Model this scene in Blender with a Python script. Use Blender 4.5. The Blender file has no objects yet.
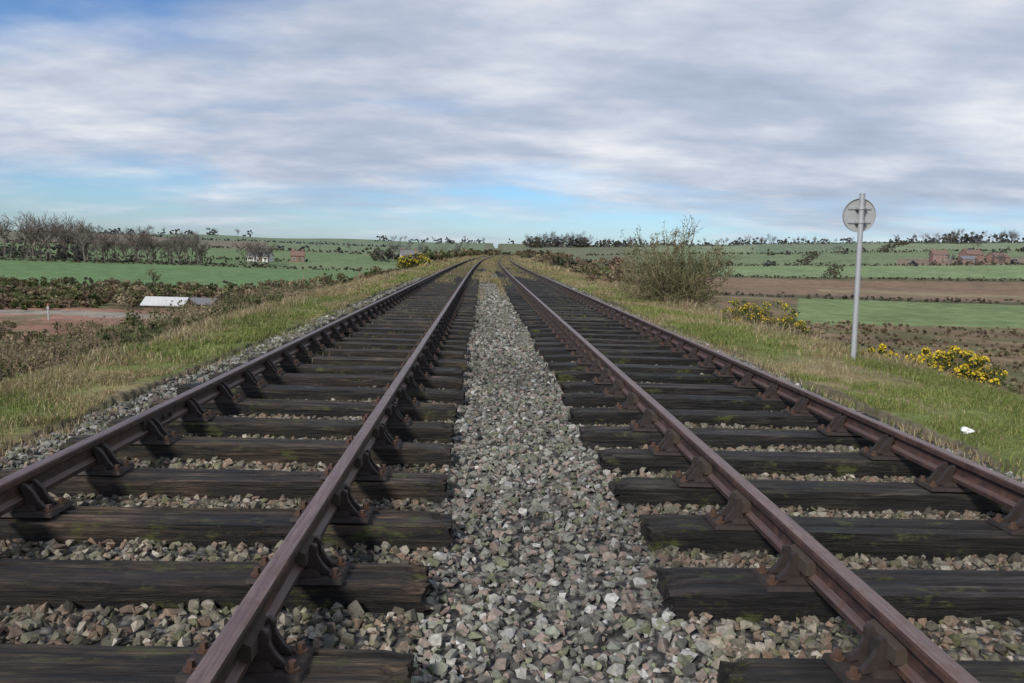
import bpy, bmesh, math, random
import numpy as np
from mathutils import Vector, Matrix
random.seed(7); rng=np.random.default_rng(7)
sc=bpy.context.scene
COL=sc.collection

# ---------------------------------------------------------------- helpers
def smooth(t): t=np.clip(t,0,1); return t*t*(3-2*t)
def _h(ix,iy,s):
    v=np.sin(ix*127.1+iy*311.7+s*74.7)*43758.5453
    return v-np.floor(v)
def vn(x,y,s=0):
    x=np.asarray(x,float);y=np.asarray(y,float)
    ix=np.floor(x);iy=np.floor(y);fx=x-ix;fy=y-iy
    fx=fx*fx*(3-2*fx);fy=fy*fy*(3-2*fy)
    a=_h(ix,iy,s);b=_h(ix+1,iy,s);c=_h(ix,iy+1,s);d=_h(ix+1,iy+1,s)
    return (a*(1-fx)+b*fx)*(1-fy)+(c*(1-fx)+d*fx)*fy
def fbm(x,y,s=0,o=4):
    r=0;a=.5
    for i in range(o): r=r+a*vn(x*2**i,y*2**i,s+i);a*=.5
    return r/(1-.5**o)
def curve(y):
    y=np.asarray(y,float)
    return np.where(y>30,(np.minimum(y,320)-30)**2/7000,0)
def low(x,y):
    D=np.hypot(x,y)+1e-6
    rise=np.interp(x/D,[-1,-.5,-.2,-.08,.05,.25,.5,1],[8,9,10,9,11,20,27,29])
    return -6+rise*smooth((D-230)/520)+(fbm(x/70,y/70,5)-.5)*1.6*np.clip(D/250,0,1)+(fbm(x/260,y/260,8)-.5)*15*np.clip((D-300)/500,0,1)
def H(x,y):
    x=np.asarray(x,float);y=np.asarray(y,float)
    xr=x-curve(y)
    wob=(fbm(x*.12,y*.25,3)-.5)*1.0
    le=-4.8+.45*smooth((16-y)/8)
    d=np.maximum(np.maximum(le-xr+wob,xr-6.1+wob),0)
    top=-.1+(fbm(x*1.3,y*1.3,4)-.5)*.12-.10*np.clip((np.abs(xr-.4)-4.2)/2,0,1)
    z=top-.45*d*np.clip(d/1.0,.25,1)
    z=z+(fbm(x*.5,y*.5,6)-.5)*.5*np.clip(d/2,0,1)
    z=np.maximum(z,low(x,y))
    return np.where((xr>-3.2)&(xr<3.85),-.3,z)

def mesh_obj(name,V,F,C=None,mat=None,smooth_=False,parent=None,link=True):
    if not isinstance(F,list): F=[F]
    F=[np.asarray(f,dtype=np.int32) for f in F if len(f)]
    me=bpy.data.meshes.new(name)
    V=np.asarray(V,dtype=np.float32)
    me.vertices.add(len(V)); me.vertices.foreach_set('co',V.ravel())
    loops=np.concatenate([f.ravel() for f in F])
    tot=np.concatenate([np.full(len(f),f.shape[1]) for f in F])
    st=np.concatenate([[0],np.cumsum(tot)[:-1]]).astype(np.int32)
    me.loops.add(len(loops)); me.loops.foreach_set('vertex_index',loops)
    me.polygons.add(len(tot)); me.polygons.foreach_set('loop_start',st)
    me.update(calc_edges=True)
    me.polygons.foreach_set('use_smooth',np.full(len(tot),smooth_,dtype=bool))
    if C is not None:
        a=me.color_attributes.new('Col','FLOAT_COLOR','POINT')
        c=np.ones((len(V),4),dtype=np.float32);c[:,:3]=C
        a.data.foreach_set('color',c.ravel())
    if mat: me.materials.append(mat)
    me.validate()
    o=bpy.data.objects.new(name,me)
    if link: COL.objects.link(o)
    if parent: o.parent=parent
    return o
def empty(name,loc=(0,0,0)):
    e=bpy.data.objects.new(name,None);COL.objects.link(e);e.location=loc;e.empty_display_size=.2;return e

class MB:
    def __init__(s): s.v=[];s.f=[]
    def add(s,vs,fs):
        b=len(s.v);s.v+= [tuple(v) for v in vs];s.f+=[tuple(i+b for i in f) for f in fs]
    def box(s,x0,x1,y0,y1,z0,z1,tx=0,ty=0):
        s.add([(x0,y0,z0),(x1,y0,z0),(x1,y1,z0),(x0,y1,z0),(x0+tx,y0+ty,z1),(x1-tx,y0+ty,z1),(x1-tx,y1-ty,z1),(x0+tx,y1-ty,z1)],
              [(3,2,1,0),(4,5,6,7),(0,1,5,4),(1,2,6,5),(2,3,7,6),(3,0,4,7)])
    def prism(s,prof,y0,y1):
        n=len(prof)
        s.add([(x,y0,z) for x,z in prof]+[(x,y1,z) for x,z in prof],
              [tuple(range(n)),tuple(range(2*n-1,n-1,-1))]+[(i,i+n,(i+1)%n+n,(i+1)%n) for i in range(n)])
    def cyl(s,c,r,h,n=8,axis=2,r2=None):
        r2=r if r2 is None else r2
        vs=[]
        for k,(rr,hh) in enumerate(((r,0),(r2,h))):
            for i in range(n):
                a=2*math.pi*i/n;p=[rr*math.cos(a),rr*math.sin(a),hh]
                if axis==0:p=[p[2],p[0],p[1]]
                if axis==1:p=[p[0],p[2],p[1]]
                vs.append((c[0]+p[0],c[1]+p[1],c[2]+p[2]))
        s.add(vs,[tuple(range(n-1,-1,-1)),tuple(range(n,2*n))]+[(i,(i+1)%n,(i+1)%n+n,i+n) for i in range(n)])
    def obj(s,name,mat,parent=None,bevel=0,smooth_=False):
        me=bpy.data.meshes.new(name);me.from_pydata(s.v,[],s.f);me.materials.append(mat)
        bm=bmesh.new();bm.from_mesh(me);bmesh.ops.recalc_face_normals(bm,faces=bm.faces)
        if bevel: bmesh.ops.bevel(bm,geom=bm.edges[:],offset=bevel,segments=2,affect='EDGES',clamp_overlap=True)
        bm.to_mesh(me);bm.free()
        o=bpy.data.objects.new(name,me);COL.objects.link(o)
        if parent:o.parent=parent
        if smooth_:
            for p in me.polygons:p.use_smooth=True
        return o

# ---------------------------------------------------------------- materials
def newmat(name):
    m=bpy.data.materials.new(name);m.use_nodes=True
    nt=m.node_tree;b=nt.nodes['Principled BSDF'];return m,nt,b
def N(nt,t,**k):
    n=nt.nodes.new(t)
    for a,v in k.items(): setattr(n,a,v)
    return n
def mixc(nt,fac,a,b,mode='MIX'):
    n=nt.nodes.new('ShaderNodeMix');n.data_type='RGBA';n.blend_type=mode
    for s,v in ((0,fac),(6,a),(7,b)):
        if isinstance(v,(int,float)): n.inputs[s].default_value=v
        elif isinstance(v,(tuple,list)): n.inputs[s].default_value=(*v,1) if len(v)==3 else v
        else: nt.links.new(v,n.inputs[s])
    return n.outputs[2]
def ramp(nt,src,stops):
    r=nt.nodes.new('ShaderNodeValToRGB');cr=r.color_ramp
    while len(cr.elements)<len(stops):cr.elements.new(.5)
    for e,(p,c) in zip(cr.elements,stops):
        e.position=p;e.color=(*c,1) if isinstance(c,tuple) else (c,c,c,1)
    nt.links.new(src,r.inputs[0]);return r.outputs[0]
def objco(nt,scale=(1,1,1)):
    tc=nt.nodes.new('ShaderNodeTexCoord');mp=nt.nodes.new('ShaderNodeMapping')
    nt.links.new(tc.outputs['Object'],mp.inputs[0]);mp.inputs['Scale'].default_value=scale
    return mp.outputs[0]
def noise(nt,vec,scale,detail=6,rough=.6,out='Fac'):
    n=nt.nodes.new('ShaderNodeTexNoise');n.inputs['Scale'].default_value=scale
    n.inputs['Detail'].default_value=detail;n.inputs['Roughness'].default_value=rough
    nt.links.new(vec,n.inputs['Vector']);return n.outputs[out]
def bump(nt,b,h,strength,dist):
    n=nt.nodes.new('ShaderNodeBump');n.inputs['Strength'].default_value=strength;n.inputs['Distance'].default_value=dist
    nt.links.new(h,n.inputs['Height']);nt.links.new(n.outputs[0],b.inputs['Normal']);return n

def vcolmat(name,rough=.8,var=.35,scale=6,bmp=0,bscale=30,bdist=.02,spec=.3,transl=False):
    m,nt,b=newmat(name)
    at=N(nt,'ShaderNodeAttribute',attribute_name='Col')
    co=objco(nt)
    n1=noise(nt,co,scale,3)
    v=ramp(nt,n1,[(.3,1-var),(.7,1+var)])
    c=mixc(nt,1.0,at.outputs['Color'],v,'MULTIPLY')
    nt.links.new(c,b.inputs['Base Color'])
    b.inputs['Roughness'].default_value=rough;b.inputs['Specular IOR Level'].default_value=spec
    if bmp: bump(nt,b,noise(nt,co,bscale,4),bmp,bdist)
    if transl:
        t=N(nt,'ShaderNodeBsdfTranslucent');nt.links.new(c,t.inputs[0])
        mx=N(nt,'ShaderNodeMixShader');mx.inputs[0].default_value=.3
        nt.links.new(b.outputs[0],mx.inputs[1]);nt.links.new(t.outputs[0],mx.inputs[2])
        nt.links.new(mx.outputs[0],nt.nodes['Material Output'].inputs[0])
    return m
M_terr=vcolmat('terrain_soil_and_fields',.95,.28,.35,.6,3,.15,.1)
nt=M_terr.node_tree;b=nt.nodes['Principled BSDF'];src=b.inputs['Base Color'].links[0].from_socket
c2=mixc(nt,1.0,src,ramp(nt,noise(nt,objco(nt),5,8,.7),[(.3,.65),(.7,1.35)]),'MULTIPLY');nt.links.new(c2,b.inputs['Base Color'])
M_stone=vcolmat('ballast_stone',.85,.32,55,.5,180,.003,.3)
M_grass=vcolmat('grass_blades',.6,.12,2,transl=True,spec=.25)
M_leaf=vcolmat('leaf',.65,.15,3,transl=True,spec=.25)
M_twig=vcolmat('twig_bark',.9,.2,8)
def simple(name,col,rough=.7,metal=0,var=.2,scale=8,bmp=.2,bd=.003):
    m,nt,b=newmat(name);co=objco(nt);n=noise(nt,co,scale)
    c=mixc(nt,n,tuple(x*(1-var) for x in col),tuple(x*(1+var) for x in col))
    nt.links.new(c,b.inputs['Base Color']);b.inputs['Roughness'].default_value=rough;b.inputs['Metallic'].default_value=metal
    if bmp:bump(nt,b,noise(nt,co,scale*6),bmp,bd)
    return m
def railmat():
    m,nt,b=newmat('rusty_rail_steel');co=objco(nt)
    n=noise(nt,co,14,8,.65);n2=noise(nt,objco(nt,(30,1.2,30)),3,5);n4=noise(nt,objco(nt,(1,.25,1)),5,6,.7)
    c=ramp(nt,n,[(.3,(.024,.014,.011)),(.55,(.062,.032,.024)),(.78,(.135,.062,.038))])
    c=mixc(nt,1.0,c,ramp(nt,n4,[(.3,.5),(.7,1.5)]),'MULTIPLY')
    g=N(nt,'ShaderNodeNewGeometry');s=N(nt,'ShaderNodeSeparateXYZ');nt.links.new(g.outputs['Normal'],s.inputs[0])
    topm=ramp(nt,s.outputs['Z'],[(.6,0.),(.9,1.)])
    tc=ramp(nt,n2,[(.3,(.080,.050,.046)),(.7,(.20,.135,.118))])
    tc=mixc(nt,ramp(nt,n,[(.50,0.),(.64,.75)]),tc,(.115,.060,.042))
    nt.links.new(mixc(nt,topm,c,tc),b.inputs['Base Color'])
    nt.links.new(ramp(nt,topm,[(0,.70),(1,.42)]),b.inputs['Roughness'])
    b.inputs['Metallic'].default_value=.1
    bump(nt,b,noise(nt,co,90,6),.45,.002)
    return m
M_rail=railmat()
M_chair=simple('rusty_cast_iron',(.032,.022,.018),.66,.05,.65,25,.5,.004)
M_bolt=simple('rusty_bolt',(.085,.046,.03),.6,.2,.4,40,.3,.002)
M_key=simple('wooden_key',(.05,.036,.026),.85,0,.4,20,.4,.003)
def sleepermat():
    m,nt,b=newmat('weathered_timber_sleeper')
    at=N(nt,'ShaderNodeAttribute',attribute_name='Col')
    g1=noise(nt,objco(nt,(3.2,48,48)),1,9,.72)
    g2=noise(nt,objco(nt,(1.3,15,15)),1,6,.65)
    big=noise(nt,objco(nt),2.3,6,.65)
    c=ramp(nt,g1,[(.34,(.005,.004,.003)),(.48,(.024,.019,.015)),(.60,(.060,.049,.040)),(.80,(.20,.172,.142))])
    c=mixc(nt,1.0,c,ramp(nt,g2,[(.38,.28),(.62,1.5)]),'MULTIPLY')
    c=mixc(nt,1.0,c,ramp(nt,big,[(.32,.40),(.68,1.7)]),'MULTIPLY')
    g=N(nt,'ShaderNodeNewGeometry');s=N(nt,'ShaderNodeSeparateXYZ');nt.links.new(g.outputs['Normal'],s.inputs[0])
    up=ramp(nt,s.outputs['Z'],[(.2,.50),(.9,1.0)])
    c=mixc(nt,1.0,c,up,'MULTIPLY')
    c=mixc(nt,1.0,c,at.outputs['Color'],'MULTIPLY')
    mo=noise(nt,objco(nt,(1,1.8,1.8)),4.1,8,.75)
    mf=ramp(nt,mo,[(.56,0.),(.64,.75)])
    c=mixc(nt,mf,c,(.070,.078,.016))
    nt.links.new(c,b.inputs['Base Color'])
    nt.links.new(ramp(nt,big,[(.3,.42),(.7,.80)]),b.inputs['Roughness'])
    b.inputs['Specular IOR Level'].default_value=.4
    ad=N(nt,'ShaderNodeMath',operation='ADD');nt.links.new(g1,ad.inputs[0]);nt.links.new(g2,ad.inputs[1])
    bump(nt,b,ad.outputs[0],1.0,.020)
    return m
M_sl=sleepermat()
def ballastmat():
    m,nt,b=newmat('ballast_bed')
    co=objco(nt)
    v=N(nt,'ShaderNodeTexVoronoi');v.inputs['Scale'].default_value=20;nt.links.new(co,v.inputs['Vector'])
    c=ramp(nt,v.outputs['Color'],[(.1,(.06,.052,.045)),(.5,(.13,.12,.105)),(.9,(.22,.205,.19))])
    d=ramp(nt,v.outputs['Distance'],[(.25,1.),(.6,.25)])
    c=mixc(nt,1.0,c,d,'MULTIPLY')
    n=noise(nt,co,.6,6,.65)
    c=mixc(nt,ramp(nt,n,[(.5,0.),(.72,.6)]),c,(.085,.07,.045))
    nt.links.new(c,b.inputs['Base Color']);b.inputs['Roughness'].default_value=.9
    inv=N(nt,'ShaderNodeMath',operation='SUBTRACT');inv.inputs[0].default_value=1;nt.links.new(v.outputs['Distance'],inv.inputs[1])
    bump(nt,b,inv.outputs[0],1,.03)
    return m
M_bal=ballastmat()

# ---------------------------------------------------------------- terrain sheet
def terrain():
    az=np.concatenate([np.arange(-180,-60,3),np.arange(-60,-10,.25),np.arange(-10,12,.1),np.arange(12,60,.25),np.arange(60,180,3)])
    az=np.radians(az)
    R=[.25]
    while R[-1]<4200: R.append(R[-1]*(1.012 if 20<R[-1]<900 else 1.02)+.01)
    R=np.array(R)
    A,RR=np.meshgrid(az,R)
    X=RR*np.sin(A);Y=RR*np.cos(A)
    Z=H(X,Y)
    D=RR;xr=X-curve(Y)
    n=fbm(X/9,Y/9,11);n5=fbm(X/3,Y/5,17)
    def c(*a): return np.array(a)
    C=np.zeros(X.shape+(3,))
    def put(mask,col,vary=.25):
        k=(1+vary*(n-.5)*2)[...,None]
        C[mask]=(np.array(col)*k)[mask]
    right=X>0
    w=(fbm(X/40,Y/40,15)-.5)*10
    y=Y+w; t=X/np.maximum(Y,1)
    scrub=c(.125,.102,.058);bro=c(.160,.115,.072)
    put(np.ones_like(X,bool),(.09,.11,.045))
    put(right,bro,.6)
    gp=right&(n5>.54);put(gp,(.125,.115,.058),.4)
    put(right&(y>90)&(y<145)&(t>.42),(.150,.195,.085))
    put(right&(y>=145)&(y<157),(.09,.08,.05))
    put(right&(y>=157)&(y<262),(.19,.13,.088))
    put(right&(y>=180)&(y<205)&(t>.45),(.23,.18,.11))
    put(right&(y>=262)&(y<280),(.10,.095,.055))
    put(right&(y>=280)&(y<350),(.17,.22,.11))
    put(right&(y>=350)&(y<455),(.145,.18,.10))
    put(right&(y>=350)&(y<400)&(t>.55),(.19,.15,.11))
    put(right&(y>=455)&(y<580),(.18,.215,.13))
    put(right&(y>=455)&(y<700)&(t>.36)&(t<.5),(.14,.18,.11))
    put(right&(y>=580)&(y<1400),(.155,.185,.12))
    put(right&(y>=640)&(t>.5),(.165,.175,.135))
    put(right&(D>1400),(.14,.17,.16))  # far land: bluish aerial haze painted into the vertex colour
    put(right&(t<.2)&(y>260),(.135,.145,.09))
    left=~right
    put(left,scrub,.6)
    put(left&(n5>.55),(.115,.115,.055),.4)
    put(left&(y>52)&(y<77)&(t<-.40),(.27,.15,.11),.5)
    put(left&(y>52)&(y<77)&(t<-.40)&(n5>.58),(.17,.13,.08),.5)
    put(left&(y>70)&(y<74)&(t<-.3),(.25,.22,.18))
    put(left&(Y+w*.4>122)&(Y+w*.4<232),(.120,.185,.08),.12)
    put(left&(y>=232)&(y<300),(.115,.16,.075))
    put(left&(y>=232)&(y<300)&(t>-.25),(.15,.19,.095),.12)
    put(left&(y>=300)&(y<420),(.13,.18,.085),.15)
    put(left&(y>=420)&(y<560),(.17,.15,.11))
    put(left&(y>=440)&(y<560)&(t>-.28),(.145,.185,.105),.12)
    put(left&(y>=560),(.145,.185,.115),.15)
    put(left&(D>1300),(.14,.17,.16))  # same painted haze tint on the far left land
    emb=(xr>-18)&(xr<20)&(Y<330)
    put(emb&(xr<-4),(.125,.11,.06),.5);put(emb&(xr>4),(.15,.112,.068),.5)
    top=(xr>-5.6)&(xr<6.9)&(Y<330)
    g=c(.12,.14,.045);s=c(.20,.16,.09)
    m=smooth((fbm(X/1.5,Y/3,16)-.43)/.25)[...,None]
    C[top]=(g*(1-m)+s*m)[top]
    edge=((xr>-3.3)&(xr<3.95)&(Y<330));C[edge]=np.array([.10,.085,.06])
    nr,na=X.shape
    idx=np.arange(nr*na).reshape(nr,na)
    a=idx[:-1,:];bb=idx[1:,:]
    f=np.stack([a,bb,np.roll(bb,-1,1),np.roll(a,-1,1)],-1).reshape(-1,4)[:,::-1]
    V=np.stack([X,Y,Z],-1).reshape(-1,3)
    V=np.vstack([V,[[0,0,-.3]]]);C=np.vstack([C.reshape(-1,3),[[.06,.05,.04]]])
    cap=np.stack([np.full(na,nr*na),np.roll(idx[0],-1),idx[0]],-1)
    mesh_obj('ground',V,[f,cap],C,M_terr,True)
terrain()

# ---------------------------------------------------------------- ballast
YS=np.concatenate([np.arange(-1.5,12,.06),np.arange(12,45,.3),np.arange(45,310,1.5)])
XS=np.concatenate([[-3.75,-3.5],np.linspace(-3.3,3.85,72),[4.1,4.4]])
Xg,Yg=np.meshgrid(XS,YS)
def bz(x,y):
    z=-.118+(fbm(x*1.1,y*1.1,21)-.5)*.07
    z=z-.03*np.exp(-((x-.33)/.4)**2)
    e=np.maximum(np.maximum(-3.05-x,x-3.65),0)
    return z-e*.15
Zg=bz(Xg,Yg)+(vn(Xg*20,Yg*20,3)-.5)*.012
V=np.stack([Xg+curve(Yg),Yg,Zg-.004],-1).reshape(-1,3)
nr,na=Xg.shape;idx=np.arange(nr*na).reshape(nr,na)
f=np.stack([idx[:-1,:-1],idx[:-1,1:],idx[1:,1:],idx[1:,:-1]],-1).reshape(-1,4)
mesh_obj('ballast_bed',V,f,None,M_bal,True)

SP=.69
LC=-1.466;RC=2.123
L0=2.305;R0=2.985
def rocks(npts,k):
    out=[]
    for i in range(k):
        bm=bmesh.new()
        for j in range(npts):
            v=Vector((random.gauss(0,1),random.gauss(0,1),random.gauss(0,1))).normalized()*random.uniform(.8,1.1)
            v.z*=.72;v.y*=random.uniform(.7,1);bm.verts.new(v)
        bmesh.ops.convex_hull(bm,input=bm.verts)
        bmesh.ops.triangulate(bm,faces=bm.faces)
        loose=[v for v in bm.verts if not v.link_faces]
        bmesh.ops.delete(bm,geom=loose,context='VERTS')
        bm.verts.index_update()
        out.append((np.array([v.co[:] for v in bm.verts]),np.array([[v.index for v in f.verts] for f in bm.faces])));bm.free()
    return out
def randrot(n):
    q=rng.normal(size=(n,4));q/=np.linalg.norm(q,axis=1)[:,None]
    w,x,y,z=q.T
    return np.stack([1-2*(y*y+z*z),2*(x*y-z*w),2*(x*z+y*w),2*(x*y+z*w),1-2*(x*x+z*z),2*(y*z-x*w),2*(x*z-y*w),2*(y*z+x*w),1-2*(x*x+y*y)],-1).reshape(n,3,3)
def yawtilt(n):
    a=rng.uniform(0,6.283,n);R=np.zeros((n,3,3));c,s=np.cos(a),np.sin(a)
    R[:,0,0]=c;R[:,0,1]=-s;R[:,1,0]=s;R[:,1,1]=c;R[:,2,2]=1
    return R
pal=np.array([[.19,.185,.16],[.14,.138,.115],[.10,.098,.082],[.24,.23,.205],[.19,.145,.12],[.165,.135,.115],[.135,.14,.09],[.15,.148,.125],[.32,.31,.29],[.07,.066,.058],[.215,.17,.145],[.16,.165,.135]])
def stones(x0,x1,y0,y1,dens,size,variants,zj=.012):
    n=int((x1-x0)*(y1-y0)*dens)
    x=rng.uniform(x0,x1,n);y=rng.uniform(y0,y1,n)
    hid=np.zeros(n,bool)
    for c0,p0 in ((LC,L0),(RC,R0)):
        ph=np.abs(((y-p0+SP/2)%SP)-SP/2)
        hid|=(np.abs(x-c0)<1.26)&(ph<.10)
    keep=~hid&(y>y0);x=x[keep];y=y[keep]
    ok=(x>-3.15-fbm(y*.8,y*0,31)*.5)&(x<3.6+fbm(y*.8,y*0,32)*.5);x=x[ok];y=y[ok];n=len(x)
    s=size*np.clip(rng.lognormal(0,.36,n),.4,2.0)
    z=bz(x,y)+rng.uniform(-zj,zj,n)+s*.12
    P=np.stack([x+curve(y),y,z],-1)
    C=pal[rng.integers(0,len(pal),n)]*rng.uniform(.7,1.25,n)[:,None]*(.55+.85*fbm(x*1.2,y*.8,33))[:,None]
    br=(np.abs(x-LC)<1.25)|(np.abs(x-RC)<1.25)
    C[br]*=np.array([.88,.80,.70])
    R=yawtilt(n);T=randrot(n);use=rng.random(n)<.45;R[use]=T[use]
    k=rng.integers(0,len(variants),n)
    return P,s,C,R,k,variants
def build_stones(name,parts):
    VV=[];FF=[];CC=[];off=0
    for P,s,C,R,k,va in parts:
        for i,(bv,bf) in enumerate(va):
            m=k==i
            if not m.any():continue
            v=np.einsum('nij,kj->nki',R[m],bv)*s[m][:,None,None]+P[m][:,None,:]
            nn,kk=v.shape[:2]
            VV.append(v.reshape(-1,3));CC.append(np.repeat(C[m],kk,0))
            FF.append((bf[None]+(np.arange(nn)*kk)[:,None,None]).reshape(-1,3)+off);off+=nn*kk
    mesh_obj(name,np.vstack(VV),np.vstack(FF),np.vstack(CC),M_stone,False)
rk=rocks(11,24);rk2=rocks(8,12)
build_stones('ballast',[stones(-3.7,4.1,1.2,7.5,1120,.0218,rk,.014),stones(-3.7,4.1,7.5,18,560,.028,rk2),stones(-3.7,4.1,18,48,230,.037,rk2)])

# ---------------------------------------------------------------- track
def sleepers(name,cx,y0,tint,parent):
    V=[];F4=[];C=[];caps=[];off=0
    k=0;y=y0-SP*2
    while y<300:
        yy=y+(random.uniform(-.025,.025))
        near=y<9;mid=y<22
        nx=56 if near else (12 if mid else 2)
        nt_=16 if near else (4 if mid else 1); ns=6 if near else (2 if mid else 1)
        W=.125*random.uniform(.92,1.07);T=0+random.uniform(-.010,.006);B=-.19
        L=1.30+random.uniform(-.05,.035)
        ring=[]
        for i in range(nt_+1): ring.append((-W+2*W*i/nt_,T))
        for i in range(1,ns+1): ring.append((W,T+(B-T)*i/ns))
        ring.append((-W,B))
        for i in range(1,ns): ring.append((-W,B+(T-B)*i/ns))
        ring=np.array(ring);nrg=len(ring)
        xs=np.linspace(-L,L,nx)
        groove=rng.random(nrg)**4*.024
        endj=rng.normal(size=(2,nrg))*.010
        seed=random.random()*100
        yaw=random.uniform(-.016,.016)
        base=np.array(tint)*random.uniform(.55,1.55)*np.array([1,random.uniform(.92,1.02),random.uniform(.82,1.06)])
        for xi,x in enumerate(xs):
            p=ring.copy();xo=np.zeros(nrg)
            if mid:
                dx=fbm(np.full(nrg,x*1.7+seed),np.arange(nrg)*.9,41)
                dy=fbm(np.full(nrg,x*5+seed),np.arange(nrg)*.9,42)-.5
                amt=groove*smooth((dx-.35)/.25)
                topm=(np.arange(nrg)<=nt_)
                p[:,1]-=topm*amt+ topm*dy*.010
                p[:,0]+=(~topm)*dy*.016*np.sign(p[:,0])
                cr=(.015 if near else .006)*(.4+2.2*vn(x*4+seed,0,43)**3)
                cr2=(.015 if near else .006)*(.4+2.2*vn(x*4+seed,9,44)**3)
                p[0]+=[cr*.5,-cr];p[nt_]+=[-cr2*.5,-cr2]
                endd=min(x+L,L-x)
                if endd<.05: 
                    p*= np.array([.985,1]);p[:,1]-=topm*(.006+.03*rng.random(nrg)**3)
                    xo=endj[0 if x<0 else 1]
            ym=yy+x*yaw
            cc=float(curve(y))
            for (py,pz),dxo in zip(p,xo): V.append((cx+x+dxo+cc,ym+py,pz));C.append(base)
        for a in range(nx-1):
            for r in range(nrg):
                r2=(r+1)%nrg
                F4.append((off+a*nrg+r,off+a*nrg+r2,off+(a+1)*nrg+r2,off+(a+1)*nrg+r))
        for e,rev in ((0,True),(nx-1,False)):
            cidx=len(V);V.append((cx+xs[e]+float(curve(y)),yy+xs[e]*yaw,(T+B)/2));C.append(base*1.1)
            for r in range(nrg):
                r2=(r+1)%nrg;q=(off+e*nrg+r,off+e*nrg+r2,cidx)
                caps.append(q[::-1] if rev else q)
        off=len(V)
        y+=SP;k+=1
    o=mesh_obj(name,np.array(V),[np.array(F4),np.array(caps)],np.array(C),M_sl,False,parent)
    bm=bmesh.new();bm.from_mesh(o.data);bmesh.ops.recalc_face_normals(bm,faces=bm.faces);bm.to_mesh(o.data);bm.free()

RB=.048
half=[(.026,0),(.034,.006),(.035,.028),(.012,.046),(.0095,.060),(.0095,.092),(.014,.104),(.0345,.113),(.0355,.136),(.031,.145),(.020,.149)]
prof=[(x,z+RB) for x,z in half]+[(-x,z+RB) for x,z in half[::-1]]
def rail(name,x,parent,joints=()):
    ys=list(np.concatenate([np.arange(-1,30,1.0),np.arange(30,305,2.0)]))
    cuts=sorted(joints)
    b0=[ys[0]]+[c+.004 for c in cuts];b1=[c-.004 for c in cuts]+[ys[-1]]
    V=[];F=[];caps=[]
    for s,e in zip(b0,b1):
        yy=[s]+[q for q in ys if s<q<e]+[e];o=len(V);n=len(prof)
        for q in yy:
            for (px,pz) in prof:V.append((x+float(curve(q))+px,q,pz))
        for a in range(len(yy)-1):
            for r in range(n):F.append((o+a*n+r,o+a*n+(r+1)%n,o+(a+1)*n+(r+1)%n,o+(a+1)*n+r))
        caps.append(tuple(range(o,o+n)));caps.append(tuple(range(len(V)-n,len(V)))[::-1])
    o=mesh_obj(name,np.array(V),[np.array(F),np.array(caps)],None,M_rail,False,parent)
    bm=bmesh.new();bm.from_mesh(o.data);bmesh.ops.recalc_face_normals(bm,faces=bm.faces);bm.to_mesh(o.data);bm.free()
    for c in cuts:
        m=MB()
        for s in (-1,1):
            m.prism([(x+s*.0105,RB+.045),(x+s*.026,RB+.040),(x+s*.028,RB+.075),(x+s*.026,RB+.108),(x+s*.0105,RB+.100)],c-.23,c+.23)
            for d in (-.17,-.06,.06,.17): m.cyl((x+s*.026-(0.02 if s<0 else 0),c+d,RB+.075),.016,.02,6,0)
        m.obj('fishplate',M_chair,parent)
def jitter_chair(m,cx,y,side,full=True):
    w=.10
    m.box(cx-.19,cx+.19,y-w,y+w,.0,.022,.006,.006)
    m.box(cx-.10,cx+.10,y-.075,y+.075,.022,.050,.02,.006)
    if not full:
        m.prism([(cx+.038,.05),(cx+.105,.05),(cx+.05,.140),(cx+.036,.140)],y-.045,y+.045)
        m.prism([(cx-.038,.05),(cx-.105,.05),(cx-.05,.140),(cx-.036,.140)],y-.045,y+.045);return
    for s in (1,-1):
        g=.014 if s==side*-1 else .046
        for yy in (y-.052,y+.026):
            m.prism([(cx+s*.037,.045),(cx+s*.135,.02),(cx+s*.130,.036),(cx+s*.100,.068),(cx+s*.080,.105),(cx+s*(g+.034),.142),(cx+s*(g+.010),.150),(cx+s*(g+.004),.132),(cx+s*.037,.085)],yy,yy+.026)
        m.prism([(cx+s*.037,.045),(cx+s*.075,.045),(cx+s*(g+.022),.132),(cx+s*(g+.006),.132),(cx+s*.037,.09)],y-.045,y+.045)
def chairs(parent,cx,y0):
    ch=MB();fa=MB();bo=MB();ke=MB()
    for rx,side in ((cx-.752,-1),(cx+.752,1)):
        y=y0-SP
        while y<110:
            x=rx+float(curve(y))
            if y<26:
                jitter_chair(ch,x,y,side)
                for dx,dy in ((-.155,-.055),(-.155,.055),(.155,.055),(.155,-.055)):
                    bo.cyl((x+dx,y+dy,.022),.024,.008,10);bo.cyl((x+dx,y+dy,.030),.015,.022,6,2,.013)
                dk=random.uniform(-.03,.03)
                ke.prism([(x+side*.0115,RB+.04),(x+side*.050,RB+.035),(x+side*.050,RB+.085),(x+side*.0115,RB+.100)],y-.10+dk,y+.09+dk)
            else: jitter_chair(fa,x,y,side,False)
            y+=SP
    ch.obj('chairs',M_chair,parent,.003);fa.obj('chairs_distant',M_chair,parent);bo.obj('chair_bolts',M_bolt,parent);ke.obj('wooden_keys',M_key,parent)
for cx,y0,tint,js in ((LC,L0,(1.0,.87,.74),((5.2,),(5.85,))),(RC,R0,(.62,.61,.62),((16.0,),(16.4,)))):
    e=empty('railway_track')
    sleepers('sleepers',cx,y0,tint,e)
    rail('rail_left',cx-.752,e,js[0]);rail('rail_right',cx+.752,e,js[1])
    chairs(e,cx,y0)

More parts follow.
